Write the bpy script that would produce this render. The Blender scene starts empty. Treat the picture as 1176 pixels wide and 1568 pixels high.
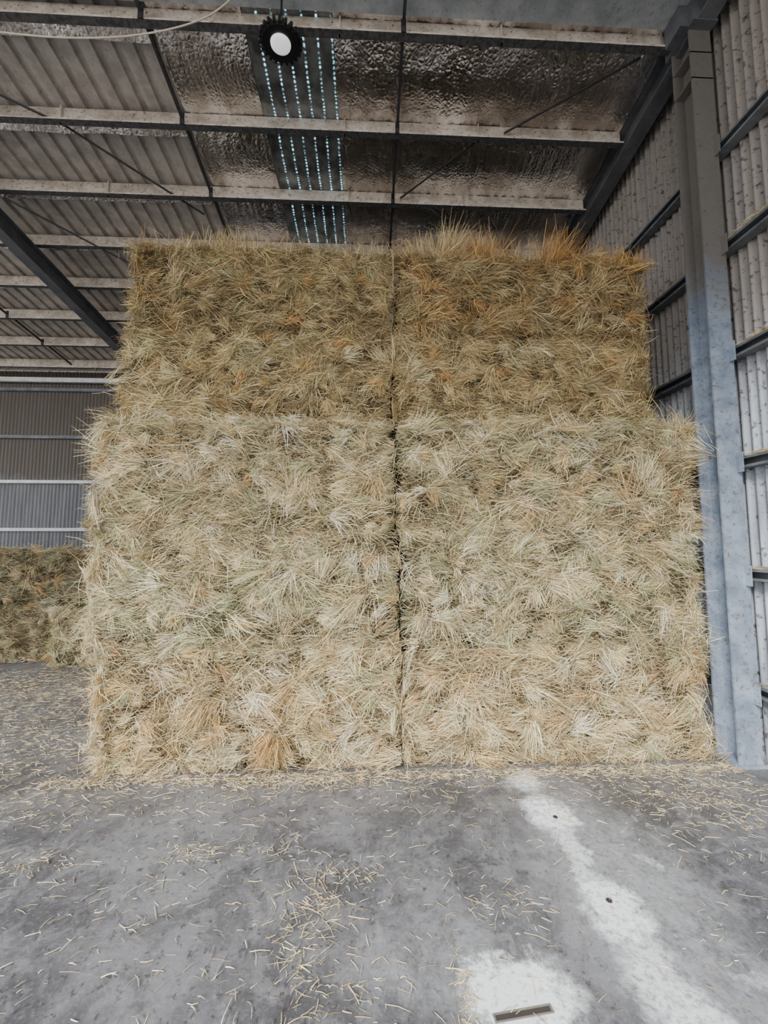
import bpy, math, random
import numpy as np
from mathutils import Vector, noise
random.seed(7); R=np.random.default_rng(11)
scene=bpy.context.scene
COL=scene.collection

# ------------------------------------------------------------ node helpers
class NT:
    def __init__(s,name):
        s.m=bpy.data.materials.new(name); s.m.use_nodes=True
        s.t=s.m.node_tree; s.N=s.t.nodes; s.L=s.t.links
        s.b=s.N['Principled BSDF']
        s.geo=s.N.new('ShaderNodeNewGeometry')
        s.pos=s.geo.outputs['Position']
    def put(s,inp,v):
        if isinstance(v,bpy.types.NodeSocket): s.L.new(v,inp)
        elif isinstance(v,(tuple,list)):
            inp.default_value=tuple(v)+((1,) if len(v)==3 and len(inp.default_value)==4 else ())
        else: inp.default_value=v
    def math(s,op,a,b=0.0,clamp=False):
        n=s.N.new('ShaderNodeMath'); n.operation=op; n.use_clamp=clamp
        s.put(n.inputs[0],a); s.put(n.inputs[1],b); return n.outputs[0]
    def vm(s,op,a,b=(0,0,0)):
        n=s.N.new('ShaderNodeVectorMath'); n.operation=op
        s.put(n.inputs[0],a); s.put(n.inputs[1],b)
        return n.outputs['Value'] if op in('LENGTH','DISTANCE') else n.outputs['Vector']
    def noise(s,scale=5,detail=4,rough=.55,stretch=None,vec=None,col=False,dist=0):
        v=vec or s.pos
        if stretch: v=s.vm('MULTIPLY',v,stretch)
        n=s.N.new('ShaderNodeTexNoise'); s.put(n.inputs['Vector'],v)
        n.inputs['Scale'].default_value=scale; n.inputs['Detail'].default_value=detail
        n.inputs['Roughness'].default_value=rough; n.inputs['Distortion'].default_value=dist
        return n.outputs['Color' if col else 'Fac']
    def ramp(s,v,a,b,lo=0.,hi=1.):
        n=s.N.new('ShaderNodeMapRange'); n.interpolation_type='SMOOTHSTEP'
        s.put(n.inputs[0],v)
        for i,x in zip((1,2,3,4),(a,b,lo,hi)): n.inputs[i].default_value=x
        return n.outputs[0]
    def mix(s,f,a,b,mode='MIX'):
        n=s.N.new('ShaderNodeMix'); n.data_type='RGBA'; n.blend_type=mode
        s.put(n.inputs[0],f); s.put(n.inputs[6],a); s.put(n.inputs[7],b); return n.outputs[2]
    def xyz(s,v=None):
        n=s.N.new('ShaderNodeSeparateXYZ'); s.L.new(v or s.pos,n.inputs[0]); return n.outputs
    def bump(s,h,strength=.5,dist=.01):
        n=s.N.new('ShaderNodeBump'); n.inputs['Strength'].default_value=strength; n.inputs['Distance'].default_value=dist
        s.L.new(h,n.inputs['Height']); s.L.new(n.outputs[0],s.b.inputs['Normal'])
    def out(s,color,rough=.7,metal=0.,spec=.5):
        s.put(s.b.inputs['Base Color'],color); s.put(s.b.inputs['Roughness'],rough)
        s.put(s.b.inputs['Metallic'],metal); s.put(s.b.inputs['Specular IOR Level'],spec)
        return s.m

# ------------------------------------------------------------ materials
def mat_straw(name):
    k=NT(name)
    a=k.N.new('ShaderNodeAttribute'); a.attribute_name='Col'
    k.out(a.outputs['Color'],.6,0,.25)
    return k.m
M_STRAW=mat_straw('straw_strands')
def mat_core():
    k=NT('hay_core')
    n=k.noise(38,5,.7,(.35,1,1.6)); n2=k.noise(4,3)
    c=k.mix(k.ramp(n,.35,.7),(.03,.02,.012),(.17,.13,.07))  # dark core colour carries the shade in the gaps between tufts
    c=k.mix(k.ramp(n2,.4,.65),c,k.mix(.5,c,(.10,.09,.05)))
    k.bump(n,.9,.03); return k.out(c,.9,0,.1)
M_CORE=mat_core()
HOLES=[(1.165,2.49),(1.15,1.93)]
def mat_floor():
    k=NT('concrete')
    n1=k.noise(1.4,7,.66); n2=k.noise(7,6,.68,dist=.6); n3=k.noise(60,4,.6); n5=k.noise(3.3,5,.7,dist=1.)
    c=k.mix(k.ramp(n1,.38,.62),(.080,.083,.096),(.205,.213,.236))
    c=k.mix(k.ramp(n5,.45,.60,0,.65),c,(.074,.076,.086))
    c=k.mix(k.ramp(n2,.47,.62,0,.7),c,(.215,.223,.248))
    c=k.mix(k.ramp(n3,.5,.75,0,.4),c,(.30,.305,.32))
    n4=k.noise(24,5,.75); c=k.mix(k.ramp(n4,.55,.64,0,.75),c,(.042,.041,.045))
    X=k.xyz()
    d=k.math('MULTIPLY',k.ramp(X[1],2.1,3.0),k.ramp(n2,.3,.7,.2,1))
    c=k.mix(k.math('MULTIPLY',d,.45),c,(.13,.11,.085))
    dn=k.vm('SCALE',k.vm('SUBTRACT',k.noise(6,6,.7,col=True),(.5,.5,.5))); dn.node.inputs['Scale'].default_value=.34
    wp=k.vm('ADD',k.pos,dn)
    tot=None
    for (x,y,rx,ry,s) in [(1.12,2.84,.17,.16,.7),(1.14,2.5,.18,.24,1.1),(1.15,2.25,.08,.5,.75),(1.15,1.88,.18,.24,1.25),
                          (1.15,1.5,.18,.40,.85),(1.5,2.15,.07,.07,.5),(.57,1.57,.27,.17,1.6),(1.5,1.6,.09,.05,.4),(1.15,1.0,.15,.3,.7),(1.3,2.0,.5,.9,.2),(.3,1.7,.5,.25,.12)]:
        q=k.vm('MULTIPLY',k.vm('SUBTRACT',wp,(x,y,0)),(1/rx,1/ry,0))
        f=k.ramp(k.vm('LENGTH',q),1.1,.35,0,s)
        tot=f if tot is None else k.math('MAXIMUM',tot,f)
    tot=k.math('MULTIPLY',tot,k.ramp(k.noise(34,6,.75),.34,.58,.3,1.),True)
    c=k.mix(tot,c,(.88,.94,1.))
    for (x,y) in HOLES:
        q=k.vm('MULTIPLY',k.vm('SUBTRACT',k.pos,(x,y,0)),(1,1,0))
        c=k.mix(k.ramp(k.vm('LENGTH',q),.02,.011),c,(.04,.035,.03))
    k.bump(k.math('ADD',n3,n2),.3,.006)
    return k.out(c,k.ramp(n1,.3,.7,.45,.7),0,.35)
M_FLOOR=mat_floor()
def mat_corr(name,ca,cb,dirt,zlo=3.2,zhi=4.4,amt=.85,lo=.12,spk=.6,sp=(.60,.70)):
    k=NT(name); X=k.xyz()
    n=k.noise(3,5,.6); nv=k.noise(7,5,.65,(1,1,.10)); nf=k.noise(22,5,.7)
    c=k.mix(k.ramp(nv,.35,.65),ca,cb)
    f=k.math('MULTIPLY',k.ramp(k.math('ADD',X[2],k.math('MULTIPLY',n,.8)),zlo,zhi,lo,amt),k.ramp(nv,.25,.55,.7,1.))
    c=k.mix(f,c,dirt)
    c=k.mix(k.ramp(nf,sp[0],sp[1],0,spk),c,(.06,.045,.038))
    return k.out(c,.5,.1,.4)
M_WR=mat_corr('corrugated_wall',(.24,.28,.34),(.52,.57,.65),(.29,.25,.21),3.0,4.2,.85,.10,.85,(.54,.65))  # bluish lower tones hold reflected daylight in the colour; brown dirt higher up
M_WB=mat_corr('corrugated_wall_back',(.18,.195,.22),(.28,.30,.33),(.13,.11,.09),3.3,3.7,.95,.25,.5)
M_ROOF=mat_corr('roof_sheet',(.38,.36,.34),(.66,.63,.60),(.33,.29,.25),3,4,.45,.1,.5)
def mat_steel(name,c0,c1,dirt,da=.5,under=None):
    k=NT(name); n=k.noise(5,5,.65); n2=k.noise(26,5,.75)
    c=k.mix(k.ramp(n,.3,.7),c0,c1); c=k.mix(k.ramp(n2,.5,.7,0,da),c,dirt)
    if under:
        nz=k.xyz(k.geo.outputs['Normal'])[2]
        c=k.mix(k.ramp(nz,-.4,-.8),c,k.mix(k.ramp(n2,.4,.6),under,tuple(x*.5 for x in under)))  # downward faces: undusted grey steel, with underside shade put into the colour
    return k.out(c,.55,.2,.4)
def mat_post():
    k=NT('painted_steel_column'); X=k.xyz(); n=k.noise(7,5,.6); n2=k.noise(30,5,.75)
    c=k.mix(k.ramp(n,.3,.7),(.19,.25,.34),(.34,.41,.51))
    c=k.mix(k.ramp(k.math('ADD',X[2],n),4.0,4.7,.1,.92),c,(.16,.145,.125))
    c=k.mix(k.ramp(n2,.52,.65,0,.8),c,(.15,.12,.09))
    return k.out(c,.5,.1,.4)
M_POST=mat_post()
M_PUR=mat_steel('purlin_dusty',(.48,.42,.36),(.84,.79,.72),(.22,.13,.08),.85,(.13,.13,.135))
M_RAFT=mat_steel('rafter_steel',(.09,.10,.115),(.15,.16,.18),(.10,.08,.065))
M_BEAM=mat_steel('beam_blue_grey',(.28,.32,.35),(.44,.48,.51),(.16,.15,.14))
M_GIRT=mat_steel('girt_steel',(.11,.13,.15),(.20,.225,.255),(.38,.30,.20),.6)
M_GIRTL=mat_steel('girt_galvanised',(.60,.64,.68),(.80,.83,.85),(.3,.27,.22))
M_DARK=mat_steel('dark_rod',(.03,.03,.035),(.06,.06,.07),(.08,.06,.05))
def mat_foil():
    k=NT('foil_insulation')
    a=k.math('ABSOLUTE',k.math('SUBTRACT',k.noise(5.,3,.5,dist=.6),.5))
    v=k.N.new('ShaderNodeTexVoronoi'); v.feature='DISTANCE_TO_EDGE'; v.inputs['Scale'].default_value=26
    k.L.new(k.pos,v.inputs['Vector'])
    w=k.noise(15,2,.5,(1,.03,1))
    h=k.math('ADD',k.math('ADD',k.math('MULTIPLY',a,.8),k.math('MULTIPLY',v.outputs['Distance'],.25)),k.math('MULTIPLY',w,.55))
    k.bump(h,1.,.028)
    n2=k.noise(1.6,5,.65,(1,.6,1))
    c=k.mix(k.ramp(n2,.38,.62),(.50,.45,.41),(.96,.94,.92))
    return k.out(c,k.ramp(n2,.38,.62,.38,.22),1.,.5)
M_FOIL=mat_foil()
def mat_sky():
    k=NT('skylight_sheet'); X=k.xyz()
    per=.135
    fx=k.math('ABSOLUTE',k.math('SUBTRACT',k.math('FRACT',k.math('DIVIDE',k.math('ADD',X[0],20.0),per)),.5))
    fy=k.math('ABSOLUTE',k.math('SUBTRACT',k.math('FRACT',k.math('DIVIDE',k.math('ADD',X[1],k.math('MULTIPLY',k.noise(9,2),.06)),.036)),.5))
    d=k.math('SQRT',k.math('ADD',k.math('POWER',k.math('MULTIPLY',fx,per/.013),2),k.math('POWER',k.math('MULTIPLY',fy,.036/.0135),2)))
    m=k.math('MULTIPLY',k.ramp(d,1.15,.4),k.ramp(k.noise(18,4,.7),.42,.62,.05,1))
    n=k.noise(6,4); c=k.mix(k.ramp(n,.3,.7),(.10,.11,.11),(.32,.34,.34))
    k.put(k.b.inputs['Emission Color'],(.42,.84,1.)); k.put(k.b.inputs['Emission Strength'],k.math('MULTIPLY',m,2.2))  # emissive dots stand in for daylight coming through the sheet
    return k.out(c,.3,.5,.5)
M_SKY=mat_sky()
def plain(name,c,rough=.6,metal=0.,em=None):
    k=NT(name); n=k.noise(20,3); cc=k.mix(k.ramp(n,.3,.7,0,.35),c,tuple(x*.7 for x in c))
    if em: k.put(k.b.inputs['Emission Color'],c); k.put(k.b.inputs['Emission Strength'],em)
    return k.out(cc,rough,metal)
M_LAMPB=plain('lamp_black',(.02,.02,.022),.4,.3)
M_LAMPW=plain('lamp_diffuser',(.85,.87,.9),.4,0,.7)
M_CABLE=plain('cable_sheath',(.70,.62,.5))
M_GROUND=plain('gravel_ground',(.34,.31,.27),.9)
M_HOLE=plain('slot_dark',(.05,.045,.04),.8)
M_RIM=plain('slot_rim',(.20,.19,.18),.6)

# ------------------------------------------------------------ mesh helpers
def obj(name,verts,faces,mat,parent=None,smooth=False):
    me=bpy.data.meshes.new(name); me.from_pydata([tuple(v) for v in verts],[],faces); me.update()
    me.materials.append(mat)
    if smooth:
        for p in me.polygons: p.use_smooth=True
    o=bpy.data.objects.new(name,me); COL.objects.link(o)
    if parent: o.parent=parent
    return o
def extrude(profile,p0,p1,up=(0,0,1),closed=True):
    p0=Vector(p0);p1=Vector(p1);d=(p1-p0).normalized();up=Vector(up)
    s=d.cross(up).normalized(); u=s.cross(d).normalized()
    n=len(profile); V=[p0+s*a+u*b for a,b in profile]+[p1+s*a+u*b for a,b in profile]
    F=[(i,(i+1)%n,n+(i+1)%n,n+i) for i in range(n if closed else n-1)]
    if closed: F+= [tuple(range(n))[::-1],tuple(range(n,2*n))]
    return V,F
def merge(parts):
    V=[];F=[]
    for v,f in parts:
        o=len(V); V+=list(v); F+=[tuple(i+o for i in q) for q in f]
    return V,F
def box(x0,x1,y0,y1,z0,z1):
    V=[(x,y,z) for x in(x0,x1) for y in(y0,y1) for z in(z0,z1)]
    return V,[(0,1,3,2),(4,6,7,5),(0,4,5,1),(2,3,7,6),(0,2,6,4),(1,5,7,3)]
def fixnormals(o):
    import bmesh
    bm=bmesh.new(); bm.from_mesh(o.data); bmesh.ops.recalc_face_normals(bm,faces=bm.faces); bm.to_mesh(o.data); bm.free(); return o
def ibeam(w,h,tf=.014,tw=.01):
    a=w/2;b=h/2;t=tw/2
    return [(-a,-b),(a,-b),(a,-b+tf),(t,-b+tf),(t,b-tf),(a,b-tf),(a,b),(-a,b),(-a,b-tf),(-t,b-tf),(-t,-b+tf),(-a,-b+tf)]
def csec(h=.2,f=.07,t=.006,lip=.02,dirn=1):
    d=dirn
    return [(0,0),(f*d,0),(f*d,lip),(f*d-t*d,lip),(f*d-t*d,t),(t*d,t),(t*d,h-t),(f*d-t*d,h-t),(f*d-t*d,h-lip),(f*d,h-lip),(f*d,h),(0,h)]
def zsec(h=.2,f=.06,t=.006,lip=.018):
    return [(0,0),(f,0),(f,lip),(f-t,lip),(f-t,t),(0,t),(0,h),(-f,h),(-f,h-lip),(-f+t,h-lip),(-f+t,h-t),(-t,h-t),(-t,0)]

SL=.14
def roofz(y): return 6.26-SL*(y-3.16)
XR=3.12; XL=-14.; YB=9.0; YF=-3.2; RAFX=2.92

# ------------------------------------------------------------ shell
V,F=box(XL,XR+.1,YF-2,YB+.1,-.15,0); obj('floor',V,F,M_FLOOR)
V,F=box(-60,60,-60,60,-.3,-.17); obj('ground',V,F,M_GROUND)
def corrugate(name,axis,a0,a1,c,z0,z1f,per,amp,mat,nper=8):
    n=int((a1-a0)/per*nper); V=[];F=[]
    for i in range(n+1):
        a=a0+(a1-a0)*i/n; d=amp*math.sin(2*math.pi*a/per)
        zt=z1f(a)
        for z in (z0,zt):
            V.append((c+d,a,z) if axis=='y' else (a,c+d,z))
    F=[(2*i,2*i+2,2*i+3,2*i+1) for i in range(n)]
    return obj(name,V,F,mat,smooth=True)
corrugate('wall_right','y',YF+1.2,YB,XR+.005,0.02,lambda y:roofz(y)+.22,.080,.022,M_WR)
corrugate('wall_back','x',XL,XR,YB,0.02,lambda x:roofz(YB)+.22,.080,.014,M_WB)
def roofsheet():
    V=[];F=[];per=.2
    x=XL; pts=[]
    while x<XR:
        for dx,dz in((0,0),(.13,0),(.142,.035),(.188,.035)): pts.append((x+dx,dz))
        x+=per
    for y in [YF,YB+.15]:
        for x,dz in pts: V.append((x,y,roofz(y)+.235+dz))
    n=len(pts); F=[(i,i+1,n+i+1,n+i) for i in range(n-1)]
    obj('ceiling',V,F,M_ROOF)
roofsheet()
def foil(name,x0,x1,mat,amp=.03,y0=-2.8,y1=YB-.1,st=.03,base=.215):
    nx=max(4,int((x1-x0)/st)); ny=max(3,int((y1-y0)/st)); V=[]
    for j in range(ny+1):
        y=y0+(y1-y0)*j/ny
        ph=((y-3.16)/.76)%1.0; sag=.05*math.sin(math.pi*ph)
        near=math.exp(-(min(ph,1-ph)/.14)**2)
        for i in range(nx+1):
            x=x0+(x1-x0)*i/nx
            nz=noise.noise(Vector((x*2.2,y*2.2,1)))*.7+abs(noise.noise(Vector((x*5,y*5,4))))*.25
            fold=abs(noise.noise(Vector((x*9,y*1.5,3))))*2.2*near
            V.append((x,y,roofz(y)+base-sag-amp*(nz*.7+fold)*(.35+.65*math.sin(math.pi*ph))))
    F=[(j*(nx+1)+i,j*(nx+1)+i+1,(j+1)*(nx+1)+i+1,(j+1)*(nx+1)+i) for j in range(ny) for i in range(nx)]
    obj(name,V,F,mat,smooth=True)
foil('foil_insulation',-2.0,-1.16,M_FOIL,.035); foil('foil_insulation',-.34,2.83,M_FOIL,.05)
foil('skylight_panel',-1.155,-.345,M_SKY,.006,st=.08)
for k in range(-2,7):
    y=3.16+.76*k
    foil('foil_insulation',-8.,-2.02,M_FOIL,.06,y+.02,y+.19,.035,.19)

# purlins
for k in range(-7,8):
    y=3.16+.76*k; z=roofz(y)
    parts=[extrude(zsec(),(XL,y,z),(2.84,y,z))]
    for x in np.arange(-13,2.8,.55):
        parts.append(box(x,x+.014,y-.008,y,z+.05,z+.064)); parts.append(box(x,x+.014,y-.008,y,z+.15,z+.164))
    for x in (-3.3,-.28,1.2): parts.append(box(x,x+.012,y-.03,y,z,z+.2))
    V,F=merge(parts); fixnormals(obj('roof_purlin',V,F,M_PUR))
for x in (-2.0,.30,-6.5,-9):
    for k in range(-4,7):
        y=3.16+.76*k
        V,F=merge([extrude([(-.014,-.014),(.014,-.014),(.014,.014),(-.014,.014)],(x,y+.01,roofz(y)+.06),(x,y+.69,roofz(y+.76)+.06)),
                   box(x-.022,x+.022,y-.075,y-.065,roofz(y)-.01,roofz(y)+.12)])
        obj('purlin_bridging',V,F,M_DARK)
def rod(name,a,b,r=.012,mat=M_DARK):
    V,F=extrude([(r*math.cos(t*math.pi/3),r*math.sin(t*math.pi/3)) for t in range(6)],a,b,up=(0,.1,1)); return obj(name,V,F,mat)
def rp(x,y,o=.04): return (x,y,roofz(y)+o)
rod('brace_rod',rp(-3.3,3.95),rp(-2.2,4.9)); rod('brace_rod',rp(-4.7,3.2),rp(-3.4,3.9))
rod('brace_rod',rp(2.6,3.25,.1),rp(1.5,3.9,.1)); rod('brace_rod',rp(1.2,4.0,.1),rp(.4,4.65,.1))
rod('brace_rod',rp(-4.6,4.7,-.02),rp(-2.2,7,-.02))
for x,zo in ((RAFX,.06),(-4.86,-.13),(-12.6,-.13)):
    V,F=extrude(ibeam(.16,.26),(x,YF+.3,roofz(YF+.3)+zo),(x,YB-.05,roofz(YB-.05)+zo)); fixnormals(obj('roof_rafter',V,F,M_RAFT))
def column(x,y,ztop,mat=M_POST,w=.19,h=.20):
    parts=[extrude(ibeam(w,h,.014,.012),(x,y,0),(x,y,ztop),up=(0,1,0)), box(x-.13,x+.13,y-.13,y+.13,0,.02)]
    for z in (.5,1.4,2.3,3.22,4.15,5.05):
        parts.append(box(x+w/2-.04,x+w/2-.03,y-h/2-.05,y+h/2+.05,z-.04,z+.12))
    for z in(5.75,6.0): parts.append(box(x-w/2,x+w/2,y-h/2-.0,y+h/2,z,z+.012))
    for z in np.arange(.3,6,.3): parts.append(box(x-w/2+.02,x-w/2+.032,y-h/2-.006,y-h/2,z,z+.012))
    V,F=merge(parts); fixnormals(obj('steel_column',V,F,mat))
column(2.91,3.05,6.25); column(2.91,8.8,5.4); column(-4.86,8.8,5.2,M_RAFT); column(-12.6,8.8,5.2,M_RAFT)
V,F=extrude(ibeam(.2,.34,.02,.012),(XL,3.0,6.60),(3.0,3.0,6.60)); fixnormals(obj('tie_beam',V,F,M_BEAM))
V,F=merge([box(2.8,3.02,2.88,3.2,6.22,6.44),box(2.72,2.80,2.93,3.1,6.22,6.42)]); obj('column_head_bracket',V,F,M_RAFT)
for z in (.5,1.4,2.3,3.22,4.15,5.05):
    V,F=extrude(csec(.09,.09,.006,.02,-1),(XR-.02,YF+1.3,z),(XR-.02,YB-.05,z)); fixnormals(obj('wall_girt',V,F,M_GIRT))
for z,m in ((5.17,M_GIRT),(4.06,M_GIRT),(3.03,M_GIRTL),(1.95,M_GIRTL),(.9,M_GIRTL)):
    V,F=box(XL,2.8,YB-.09,YB-.015,z,z+.07); obj('wall_girt',V,F,m)
V,F=box(XL,2.8,YB-.16,YB-.1,5.36,5.46); obj('eave_strut',V,F,M_GIRTL)

# ------------------------------------------------------------ high bay lamp
def ring(profile,n=40,c=(0,0,0)):
    V=[];F=[];m=len(profile)
    for i in range(n):
        t=2*math.pi*i/n
        for r,z in profile: V.append((c[0]+r*math.cos(t),c[1]+r*math.sin(t),c[2]+z))
    for i in range(n):
        j=(i+1)%n
        for q in range(m-1): F.append((i*m+q,j*m+q,j*m+q+1,i*m+q+1))
    return V,F
lamp=bpy.data.objects.new('high_bay_light',None); COL.objects.link(lamp); lamp.location=(-.76,2.99,5.93); lamp.scale=(1.02,.86,1)
parts=[ring([(.085,.0),(.15,-.005),(.155,.02),(.12,.045),(.08,.06),(.07,.12),(.0,.125)])]
for i in range(22):
    t=2*math.pi*i/22; c,s=math.cos(t),math.sin(t); w=.009
    pts=[(.07,.0),(.176,.0),(.176,.05),(.085,.075)]
    V=[(r*c-s*w*e,r*s+c*w*e,z) for e in(-1,1) for r,z in pts]
    parts.append((V,[(0,1,2,3),(7,6,5,4),(0,4,5,1),(1,5,6,2),(2,6,7,3),(3,7,4,0)]))
V,F=merge(parts); obj('housing_fins',V,F,M_LAMPB,lamp)
V,F=ring([(.084,.0),(.082,-.012),(.06,-.02),(.0,-.022)]); obj('diffuser',V,F,M_LAMPW,lamp,True)
V,F=merge([extrude([(-.008,-.008),(.008,-.008),(.008,.008),(-.008,.008)],(0,0,.12),(0,0,.5),up=(0,1,0)),ring([(.03,.12),(.03,.18),(.0,.19)],12),ring([(.02,.2),(.034,.22),(.02,.24)],12)])
obj('hanging_hook',V,F,M_LAMPB,lamp)
cu=bpy.data.curves.new('electrical_cable','CURVE'); cu.dimensions='3D'; cu.bevel_depth=.006
sp=cu.splines.new('NURBS'); P=[(-6,2.95,6.15),(-4.2,2.95,5.96),(-3.0,2.95,5.84),(-2.5,2.95,5.82),(-1.98,2.95,5.86),(-1.5,2.95,6.00),(-1.25,2.95,6.16),(-1.1,2.95,6.36),(-1.05,2.95,6.45)]
sp.points.add(len(P)-1)
for q,p in zip(sp.points,P): q.co=(*p,1)
sp.use_endpoint_u=True; sp.order_u=4
cu.materials.append(M_CABLE); COL.objects.link(bpy.data.objects.new('electrical_cable',cu))
def rot(parts,c,a):
    V,F=parts; ca,sa=math.cos(a),math.sin(a)
    return [(c[0]+x*ca-y*sa,c[1]+x*sa+y*ca,z) for x,y,z in V],F
slot=bpy.data.objects.new('floor_slot',None); COL.objects.link(slot)
V,F=rot(merge([box(-.105,.105,.009,.014,0,.003),box(-.105,.105,-.014,-.009,0,.003),box(-.112,-.105,-.014,.014,0,.003),box(.105,.112,-.014,.014,0,.003)]),(.565,1.51),.1); obj('rim',V,F,M_RIM,slot)
V,F=rot(box(-.105,.105,-.009,.009,0,.0015),(.565,1.51),.1); obj('recess',V,F,M_HOLE,slot)

# ------------------------------------------------------------ hay
def nrm(a): return a/np.maximum(np.linalg.norm(a,axis=1,keepdims=True),1e-9)
def strand_mesh(P0,P1,P2,W,C):
    n=len(P0)
    d=nrm(P2-P0); side=nrm(np.cross(d,nrm(R.normal(size=(n,3)))))*W[:,None]
    v=np.stack([P0-side,P0+side,P1-side,P1+side,P2-side*.45,P2+side*.45],1).reshape(-1,3)
    b=(np.arange(n)*6)[:,None]
    q=np.concatenate([b+[0,1,3,2],b+[2,3,5,4]],1).reshape(-1,4)
    c=np.repeat(C,6,axis=0)
    return v,q,c
PAL=np.array([(.76,.62,.37),(.64,.50,.28),(.52,.52,.30),(.67,.43,.20),(.38,.29,.15),(.86,.75,.52),(.41,.44,.26)])
PALU=np.array([(.55,.42,.22),(.47,.355,.18),(.41,.37,.20),(.54,.32,.12),(.28,.21,.11),(.64,.52,.31),(.35,.34,.19)])
def tufts(C,Nn,ns,pal,probs,size=1.,lift=1.,horiz=.48,cm=.8):
    m=len(C)
    up=np.tile([0,0,1.],(m,1)); alt=np.tile([0,1.,0],(m,1))
    up=np.where(np.abs(Nn[:,2:3])>.8,alt,up)
    side=nrm(np.cross(up,Nn)); up=nrm(np.cross(Nn,side))
    ang=R.normal(0,horiz,m)+np.where(R.random(m)<.5,0,math.pi)
    ang=np.where(R.random(m)<.25,R.uniform(0,6.28,m),ang)
    T=side*np.cos(ang)[:,None]+up*np.sin(ang)[:,None]; B=np.cross(Nn,T)
    sz=np.exp(R.normal(.08,.32,m))*size; fan=R.uniform(.10,.5,m)
    col=pal[R.choice(len(pal),m,p=probs)]
    mean=(pal*probs[:,None]).sum(0)
    col=(col*cm+mean*(1-cm))*np.exp(R.normal(0,.13,(m,1)))
    lf=R.uniform(.1,1.0,m)*lift
    hgt=R.uniform(-.035,.045,m)
    rep=lambda a:np.repeat(a,ns,axis=0)
    n=m*ns; T,B,N_,S,FN,CO,LF,CC,H=map(rep,(T,B,Nn,sz,fan,col,lf,C,hgt))
    r1=R.normal(0,.021,n)*S; r2=R.normal(0,.030,n)*S
    P0=CC+B*r1[:,None]+T*(r2-.05*S)[:,None]+N_*(H-R.uniform(0,.04,n))[:,None]
    phi=R.normal(0,1,n)*FN+r1*9
    D=T*np.cos(phi)[:,None]+B*np.sin(phi)[:,None]+N_*(LF*R.uniform(-.1,1,n))[:,None]
    D=nrm(D); L=R.uniform(.04,.13,n)*S
    stray=R.random(n)<.06; L=np.where(stray,L*1.6,L)
    P1=P0+D*(L*.5)[:,None]+R.normal(0,.004,(n,3))
    D2=nrm(D+R.normal(0,.20,(n,3))-N_*(.35*LF)[:,None])
    P2=P1+D2*(L*.5)[:,None]; P2[:,2]-=L*.06
    W=R.uniform(.0008,.0021,n)
    K=CO*np.exp(R.normal(-.03,.38,(n,1)))*(1+R.normal(0,.04,(n,3)))
    K=np.clip(K,.02,.92)
    return P0,P1,P2,W,np.concatenate([K,np.ones((n,1))],1)
def make_mesh(name,parts_core,S):
    v,q,c=strand_mesh(*S)
    cv,cf=parts_core if parts_core else ([],[])
    cv=np.array(cv,dtype=float).reshape(-1,3); nc=len(cv)
    V=np.concatenate([cv,v]); cq=np.array(cf,dtype=int).reshape(-1,4)
    V[:,2]=np.maximum(V[:,2],.003)
    Q=np.concatenate([cq,q+nc]).astype(np.int32)
    me=bpy.data.meshes.new(name)
    me.vertices.add(len(V)); me.vertices.foreach_set('co',V.astype(np.float32).ravel())
    me.loops.add(len(Q)*4); me.loops.foreach_set('vertex_index',Q.ravel())
    me.polygons.add(len(Q)); me.polygons.foreach_set('loop_start',(np.arange(len(Q))*4).astype(np.int32))
    me.materials.append(M_STRAW); me.materials.append(M_CORE)
    mi=np.zeros(len(Q),np.int32); mi[:len(cq)]=1
    me.update(calc_edges=True)
    me.polygons.foreach_set('material_index',mi)
    a=me.attributes.new('Col','FLOAT_COLOR','POINT')
    CC=np.concatenate([np.tile([.3,.22,.12,1.],(nc,1)),c]).astype(np.float32)
    a.data.foreach_set('color',CC.ravel())
    me.validate(); 
    o=bpy.data.objects.new(name,me); COL.objects.link(o); return o
def core(x0,x1,y0,y1,z0,z1,inset=.045,st=.06):
    cx,cy,cz=(x0+x1)/2,(y0+y1)/2,(z0+z1)/2
    hx,hy,hz=(x1-x0)/2-inset,(y1-y0)/2-inset,(z1-z0)/2-inset*.4
    V=[];F=[];idx={}
    nx,ny,nz=[max(3,int(2*h/st)) for h in (hx,hy,hz)]
    def vert(i,j,k):
        key=(i,j,k)
        if key in idx: return idx[key]
        p=Vector((-hx+2*hx*i/nx,-hy+2*hy*j/ny,-hz+2*hz*k/nz))
        r=.07; q=Vector((max(-hx+r,min(hx-r,p.x)),max(-hy+r,min(hy-r,p.y)),max(-hz+r,min(hz-r,p.z))))
        d=p-q
        if d.length>1e-6: p=q+d.normalized()*min(d.length,r)
        w=Vector((cx,cy,cz))+p
        nn=noise.noise(w*4)*.025+noise.noise(w*11)*.015
        if d.length>1e-6: w+=d.normalized()*nn
        idx[key]=len(V); V.append(tuple(w)); return idx[key]
    for i in range(nx):
        for k in range(nz):
            F.append((vert(i,0,k),vert(i+1,0,k),vert(i+1,0,k+1),vert(i,0,k+1)))
            F.append((vert(i,ny,k),vert(i,ny,k+1),vert(i+1,ny,k+1),vert(i+1,ny,k)))
    for j in range(ny):
        for k in range(nz):
            F.append((vert(0,j,k),vert(0,j,k+1),vert(0,j+1,k+1),vert(0,j+1,k)))
            F.append((vert(nx,j,k),vert(nx,j+1,k),vert(nx,j+1,k+1),vert(nx,j,k+1)))
    for i in range(nx):
        for j in range(ny):
            F.append((vert(i,j,0),vert(i,j+1,0),vert(i+1,j+1,0),vert(i+1,j,0)))
            F.append((vert(i,j,nz),vert(i+1,j,nz),vert(i+1,j+1,nz),vert(i,j+1,nz)))
    return V,F
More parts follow.
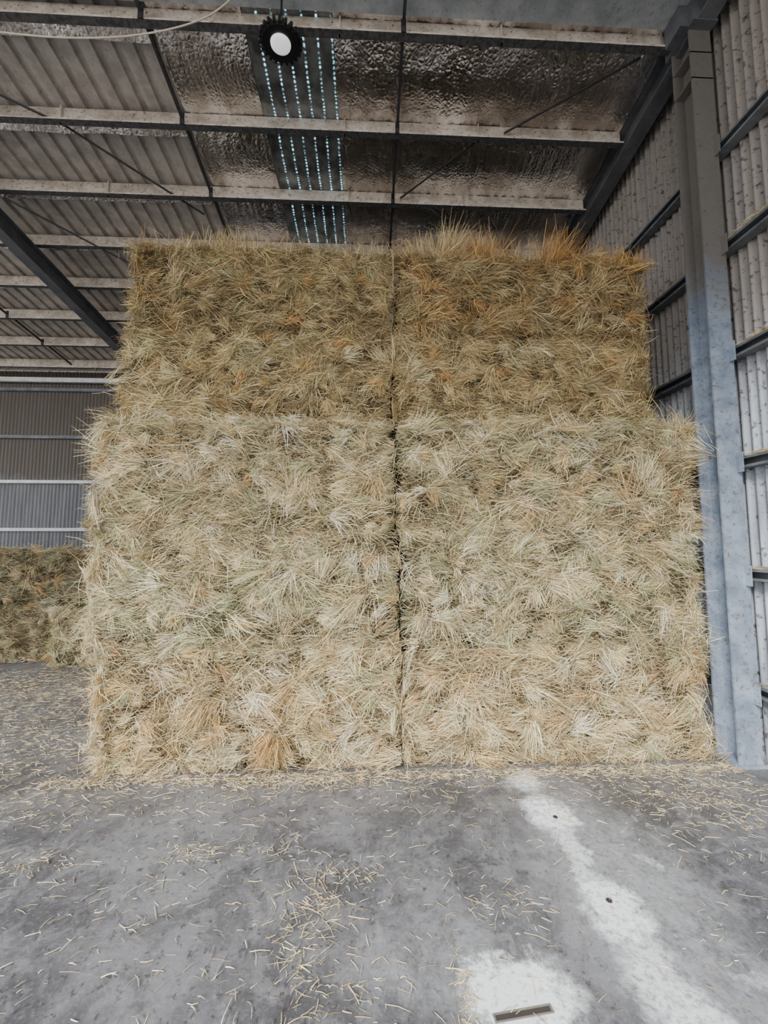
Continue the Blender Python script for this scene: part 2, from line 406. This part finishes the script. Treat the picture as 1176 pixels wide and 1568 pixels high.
# a few larger loose bundles hanging out of the lower bales: x, z(root), angle, length, colour, count
BUND=[(-.72,.24,-2.0,.22,(.58,.36,.15),170),(-.66,.22,-1.3,.2,(.50,.35,.16),130),(-1.22,.50,-2.2,.24,(.60,.45,.24),190),(-.58,.60,-2.3,.2,(.60,.41,.19),130),
      (2.15,.42,-.6,.2,(.60,.44,.24),140),(2.3,.30,.5,.2,(.62,.46,.26),140),(1.45,1.38,-.35,.22,(.78,.66,.43),170),(2.22,2.25,1.3,.2,(.66,.57,.36),140),
      (-.35,1.45,1.3,.2,(.76,.64,.40),120),(1.25,.30,-1.5,.22,(.74,.62,.39),140),(.42,2.6,.6,.2,(.58,.55,.32),150),(-1.75,2.3,2.9,.2,(.70,.58,.37),130)]
def bundle(x,y,z,a,L,col,n):
    t=R.normal(0,1,n); phi=a+t*.25+R.normal(0,.12,n); off=t*.026+R.normal(0,.014,n)
    P0=np.stack([x-np.sin(a)*off,np.full(n,y)+R.normal(-.015,.02,n),z+np.cos(a)*off],1)+np.stack([np.cos(a)*R.normal(0,.03,n),np.zeros(n),np.sin(a)*R.normal(0,.03,n)],1)
    ln=L*R.uniform(.4,1.1,n); Dv=np.stack([np.cos(phi),R.uniform(-.4,.05,n),np.sin(phi)],1)
    P1=P0+Dv*(ln*.5)[:,None]; D2=Dv+R.normal(0,.2,(n,3)); D2[:,1]+=.3; P2=P1+D2*(ln*.5)[:,None]
    K=np.clip(np.array(col)*np.exp(R.normal(-.05,.38,(n,1))),.02,.93)
    return P0,P1,P2,R.uniform(.0009,.0021,n),np.concatenate([K,np.ones((n,1))],1)
def bale(x0,x1,y0,y1,z0,z1,pal=PAL,probs=None,front=1.,sideL=.4,sideR=.4,top=.15,ns=95,extra=None,seamR=None,seamL=None,den=118,bund=False):
    if probs is None: probs=[.26,.24,.13,.07,.1,.14,.06]
    probs=np.array(probs)/sum(probs)
    Cs=[];Ns=[]
    def face(n,fn,nor,rows=False):
        n=int(n)
        if n<1: return
        if rows:     # jittered packing in wavy horizontal flake rows
            nr=max(3,round((z1-z0)/.115)); nc=max(3,n//nr); n=nr*nc
            ii,jj=np.divmod(np.arange(n),nc)
            a=(jj+.5*(ii%2)+R.uniform(-.5,1.5,n))/nc%1.0; b=(ii+.5+R.normal(0,.23,n))/nr
            b=np.clip(b+np.array([noise.noise(Vector((x0+u*(x1-x0)*1.2,z0*3+v*1.2,5.)))*.10 for u,v in zip(a,b)]),0,1)
        else:
            a=R.random(n);b=R.random(n)
        C=np.array([fn(u,v) for u,v in zip(a,b)])
        off=np.array([noise.noise(Vector(c)*3.2)*.035+noise.noise(Vector((c[0]*4,c[1]*9,c[2]*12)))*.045 for c in C])
        Nn=np.tile(np.array(nor,float),(n,1))
        C=C+Nn*(off-.015)[:,None]
        Nn=nrm(Nn+R.normal(0,.15,(n,3)))
        Cs.append(C);Ns.append(Nn)
    dx,dy,dz=x1-x0,y1-y0,z1-z0
    e=.045
    face(dx*dz*den*front,lambda u,v:(x0+e+(dx-2*e)*u,y0+.04*(abs(2*v-1)**4)+.03*(abs(2*u-1)**14),z0+.02+(dz-.04)*v),(0,-1,0),True)
    face(dx*12*front,lambda u,v:(x0+dx*u,y0+.05,z1-.02-.03*v),(0,-.8,.6))
    face(dx*6*front,lambda u,v:(x0+dx*u,y0+.05,z0+.03+.03*v),(0,-.9,-.4))
    for s,x,nx in((sideL,x0,-1),(sideR,x1,1)):
        face(dy*dz*70*s,lambda u,v:(x-nx*.03,y0+dy*u**1.6,z0+dz*v),(nx,0,0))
        if s>.2: face(dz*20*min(1,s*2)*front,lambda u,v:(x-nx*.04,y0+.03,z0+dz*v),(nx*.7,-.7,0))
    face(dx*dy*70*top,lambda u,v:(x0+dx*u,y0+dy*v**1.5,z1-.03),(0,0,1))
    C=np.concatenate(Cs);Nn=np.concatenate(Ns)
    S=tufts(C,Nn,ns,pal,probs)
    def add(S,E): return tuple(np.concatenate([s,e_]) for s,e_ in zip(S,E))
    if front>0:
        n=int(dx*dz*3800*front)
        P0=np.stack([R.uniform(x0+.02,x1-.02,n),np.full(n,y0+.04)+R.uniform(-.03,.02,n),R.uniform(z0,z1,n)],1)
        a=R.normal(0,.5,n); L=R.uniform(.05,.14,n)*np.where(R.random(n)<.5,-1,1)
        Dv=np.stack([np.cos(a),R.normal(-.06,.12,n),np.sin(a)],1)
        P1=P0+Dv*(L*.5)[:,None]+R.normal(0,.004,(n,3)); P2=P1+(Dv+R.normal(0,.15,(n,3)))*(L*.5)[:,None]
        K=np.clip(pal[R.choice(len(pal),n,p=probs)]*.58*np.exp(R.normal(0,.38,(n,1))),.02,.8)  # under-layer strands coloured darker to paint shade between the tufts
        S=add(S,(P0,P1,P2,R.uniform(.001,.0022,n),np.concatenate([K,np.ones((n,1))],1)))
    if bund:
        for (bx,bz,ba,bl,bc,bn) in BUND:
            if x0<bx<x1 and z0<=bz<z1: S=add(S,bundle(bx,y0-.01,bz,ba,bl,bc,bn))
    if extra:
        for (ex,ez,h,w,ci,nst) in extra:
            n=nst; a=R.normal(0,.36,n)
            P0=np.stack([ex+R.normal(0,w,n),y0+.08+R.normal(0,.06,n),np.full(n,z1-.05)+R.uniform(-.05,.02,n)],1)
            L=R.uniform(.35,1,n)*h
            D=nrm(np.stack([np.sin(a+ez),R.normal(-.1,.22,n),np.cos(a+ez)],1))
            P1=P0+D*(L*.5)[:,None]; D2=nrm(D+R.normal(0,.2,(n,3))); P2=P1+D2*(L*.5)[:,None]
            K=np.clip(pal[ci]*np.exp(R.normal(-.05,.32,(n,1))),.02,.9)
            S=add(S,(P0,P1,P2,R.uniform(.001,.0022,n),np.concatenate([K,np.ones((n,1))],1)))
    for i in range(3):
        P=S[i]
        if seamR is not None:
            m=(P[:,0]>seamR)&(P[:,2]<z1+.0); P[m,0]=seamR+(P[m,0]-seamR)*.2
        if seamL is not None:
            m=(P[:,0]<seamL)&(P[:,2]<z1+.0); P[m,0]=seamL+(P[m,0]-seamL)*.2
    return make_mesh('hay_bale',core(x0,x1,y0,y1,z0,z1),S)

D=1.18
Y0=3.02; Y1=3.25
g=.012
LA=[(-2.04,.262,2.65,.0,.90),(-2.13,.245,2.67,.905,1.80),(-2.16,.215,2.68,1.805,2.68)]
pr=[[.24,.24,.08,.15,.10,.17,.02],[.26,.22,.20,.04,.08,.14,.06],[.27,.25,.15,.07,.08,.14,.04]]
for (a,s,b,z0,z1),p in zip(LA,pr):
    T=.3 if z0>1.7 else 0
    bale(a,s-g,Y0,Y0+D,z0,z1,PAL,p,top=T,sideR=.12,seamR=s-g,bund=True)
    bale(s+g,b,Y0+.01,Y0+D,z0,z1,PAL,p,top=T,sideL=.12,seamL=s+g,bund=True)
UA=[(-2.12,.20,2.52,2.70,3.53),(-2.07,.215,2.53,3.535,4.30)]
pu=[[.3,.26,.12,.06,.1,.14,.02],[.26,.32,.16,.06,.14,.04,.02]]; pur=[[.28,.28,.10,.10,.1,.13,.01],[.24,.28,.08,.22,.12,.06,.0]]
ex1=[(-1.3,.0,.24,.15,0,800),(-.9,.1,.18,.2,1,600),(-.3,.0,.15,.3,2,500),(-1.8,-.1,.15,.15,1,400),(0,.0,.14,.2,1,350)]
ex2=[(.66,.5,.42,.05,0,550),(.45,-.2,.24,.10,1,400),(1.0,.1,.32,.10,3,600),(1.68,.5,.38,.08,3,600),(1.4,0,.2,.2,1,400),(2.1,.2,.22,.16,3,450),(2.4,-.2,.17,.1,3,250)]
for i,((a,s,b,z0,z1),p,p2) in enumerate(zip(UA,pu,pur)):
    PP=PALU*(1.25 if i==0 else 1.02)
    bale(a,s-g,Y1,Y1+D,z0,z1,PP,p,top=.5*i,sideR=.12,extra=ex1 if i else None,seamR=s-g)
    bale(s+g,b,Y1+.01,Y1+D,z0,z1,PP,p2,top=.5*i,sideL=.12,extra=ex2 if i else None,seamL=s+g)
for a,s,b,z0,z1 in LA+UA:
    y=Y1+D+.06
    bale(a,s-g,y,y+D,z0,z1,PALU,None,front=.0,sideL=.5,sideR=.1,top=.4 if z0>3.5 else 0,ns=50)
    bale(s+g,b,y,y+D,z0,z1,PALU,None,front=.0,sideL=.1,sideR=.3,top=.4 if z0>3.5 else 0,ns=50)
GP=PALU*np.array([.9,.98,1.12])
for a,b,y,z0,z1 in [(-6.8,-4.54,5.76,0,.81),(-4.36,-2.30,5.52,0,.80),(-6.35,-4.04,5.66,.85,1.6),(-9.1,-6.88,5.76,0,.81),(-8.7,-6.44,5.66,.85,1.6)]:
    bale(a,b,y,y+D,z0,z1,GP*(1.7 if a==-4.36 else 1.0),None,front=.6,sideR=.3,top=.3,ns=80)

# ------------------------------------------------------------ loose straw
def straw_obj(P0,P1,P2,W,K,zmin=.001):
    n=len(P0)
    v,q,c=strand_mesh(P0,P1,P2,W,np.concatenate([np.clip(K,.02,.95),np.ones((n,1))],1))
    v[:,2]=np.maximum(v[:,2],zmin)
    me=bpy.data.meshes.new('loose_straw'); me.from_pydata(v.tolist(),[],q.tolist()); me.materials.append(M_STRAW)
    a=me.attributes.new('Col','FLOAT_COLOR','POINT'); a.data.foreach_set('color',c.astype(np.float32).ravel())
    COL.objects.link(bpy.data.objects.new('loose_straw',me))
def floor_straw():
    Z=[]
    zones=[(0.3,2.94,2.6,.04,3600),(0.3,2.78,2.7,.13,1200),(-.27,1.86,.10,.14,240),(-.25,2.0,.1,.1,120),(-.1,1.6,.15,.10,110),(-.94,2.28,.1,.05,120),
           (-1.79,2.25,.14,.06,110),(.61,1.95,.2,.06,110),(-.5,2.3,.12,.05,70),(-.08,2.1,.18,.05,90),(-1.2,2.0,.3,.12,90),
           (2.2,2.65,.35,.2,700),(2.5,2.2,.35,.4,400),(-3.6,4.8,.9,.5,5200),(-2.8,3.6,.5,.5,1800),(-2.6,2.8,.5,.3,500),(.35,1.45,.02,.14,140),(-.6,1.6,.3,.12,80),(-4.2,3.6,1.2,.8,2500),(-.5,2.9,.3,.06,500)]
    for x,y,rx,ry,n in zones:
        Z.append(np.stack([R.normal(x,rx,n) if rx<1.5 else R.uniform(x-rx,x+rx,n),R.normal(y,ry,n)],1))
    Z.append(np.stack([R.uniform(-4,2.9,2900),R.uniform(.3,2.9,2900)],1))
    Z.append(np.stack([R.uniform(-10,-2.3,2500),R.uniform(1,5.4,2500)],1))
    Z=np.concatenate(Z); ok=(Z[:,0]<2.78)&((Z[:,1]<2.99)|((Z[:,0]<-2.2)&(Z[:,1]<5.5))); Z=Z[ok]; n=len(Z)
    ang=R.normal(0,.7,n)+np.where(R.random(n)<.3,R.uniform(0,6.28,n),0); L=R.uniform(.010,.060,n)*np.where(R.random(n)<.15,2.0,1)
    d=np.stack([np.cos(ang),np.sin(ang),np.zeros(n)],1)
    h=R.uniform(.003,.010,n)+np.clip((Z[:,1]-2.75)*.08,0,.02)*R.random(n); P0=np.stack([Z[:,0],Z[:,1],h],1)
    P1=P0+d*(L*.5)[:,None]; P1[:,2]+=R.uniform(-.002,.006,n)
    a2=ang+R.normal(0,.15,n); P2=P1+np.stack([np.cos(a2),np.sin(a2),np.zeros(n)],1)*(L*.5)[:,None]; P2[:,2]=h+R.uniform(-.003,.006,n)
    W=R.uniform(.0007,.0017,n); K=PAL[R.choice(7,n,p=[.3,.27,.06,.08,.06,.21,.02])]*np.exp(R.normal(0,.25,(n,1)))
    straw_obj(P0,P1,P2,W,K)
floor_straw()
for z in (.5,1.4,2.3,3.22,4.15):
    n=900; y=np.concatenate([R.uniform(1.2,2.85,n//2),R.normal(2.4,.25,n//4),R.uniform(3.2,4.6,n-n//2-n//4)]); n=len(y)
    P0=np.stack([R.uniform(3.01,3.07,n),y,z+.093+R.uniform(0,.025,n)],1); a=R.normal(math.pi/2,.35,n); L=R.uniform(.03,.12,n)
    d=np.stack([np.cos(a),np.sin(a),R.normal(0,.1,n)],1); P1=P0+d*(L*.5)[:,None]; P2=P1+(d+R.normal(0,.1,(n,3)))*(L*.5)[:,None]
    for P in(P0,P1,P2): P[:,0]=np.clip(P[:,0],2.99,3.09)
    straw_obj(P0,P1,P2,R.uniform(.001,.002,n),PAL[R.choice(7,n)]*np.exp(R.normal(0,.2,(n,1))),z+.091)

# ------------------------------------------------------------ light
w=bpy.data.worlds.new('overcast'); scene.world=w; w.use_nodes=True
bg=w.node_tree.nodes['Background']; bg.inputs[0].default_value=(.98,.985,1.,1); bg.inputs[1].default_value=2.8
sd=bpy.data.lights.new('sun','SUN'); sd.energy=6.8; sd.angle=math.radians(18); sd.color=(1,.97,.92)
so=bpy.data.objects.new('sun',sd); COL.objects.link(so)
so.rotation_euler=Vector((.75,1,-.86)).to_track_quat('-Z','Y').to_euler(); so.location=(-5,-12,9)
# ------------------------------------------------------------ camera
cd=bpy.data.cameras.new('camera'); cam=bpy.data.objects.new('camera',cd); COL.objects.link(cam)
cd.sensor_fit='HORIZONTAL'; cd.sensor_width=36; cd.lens=36*590/1176; cd.clip_start=.02
cam.location=(0,0,1.7); cam.rotation_euler=(math.radians(94.5),0,math.radians(-2.3))
scene.camera=cam
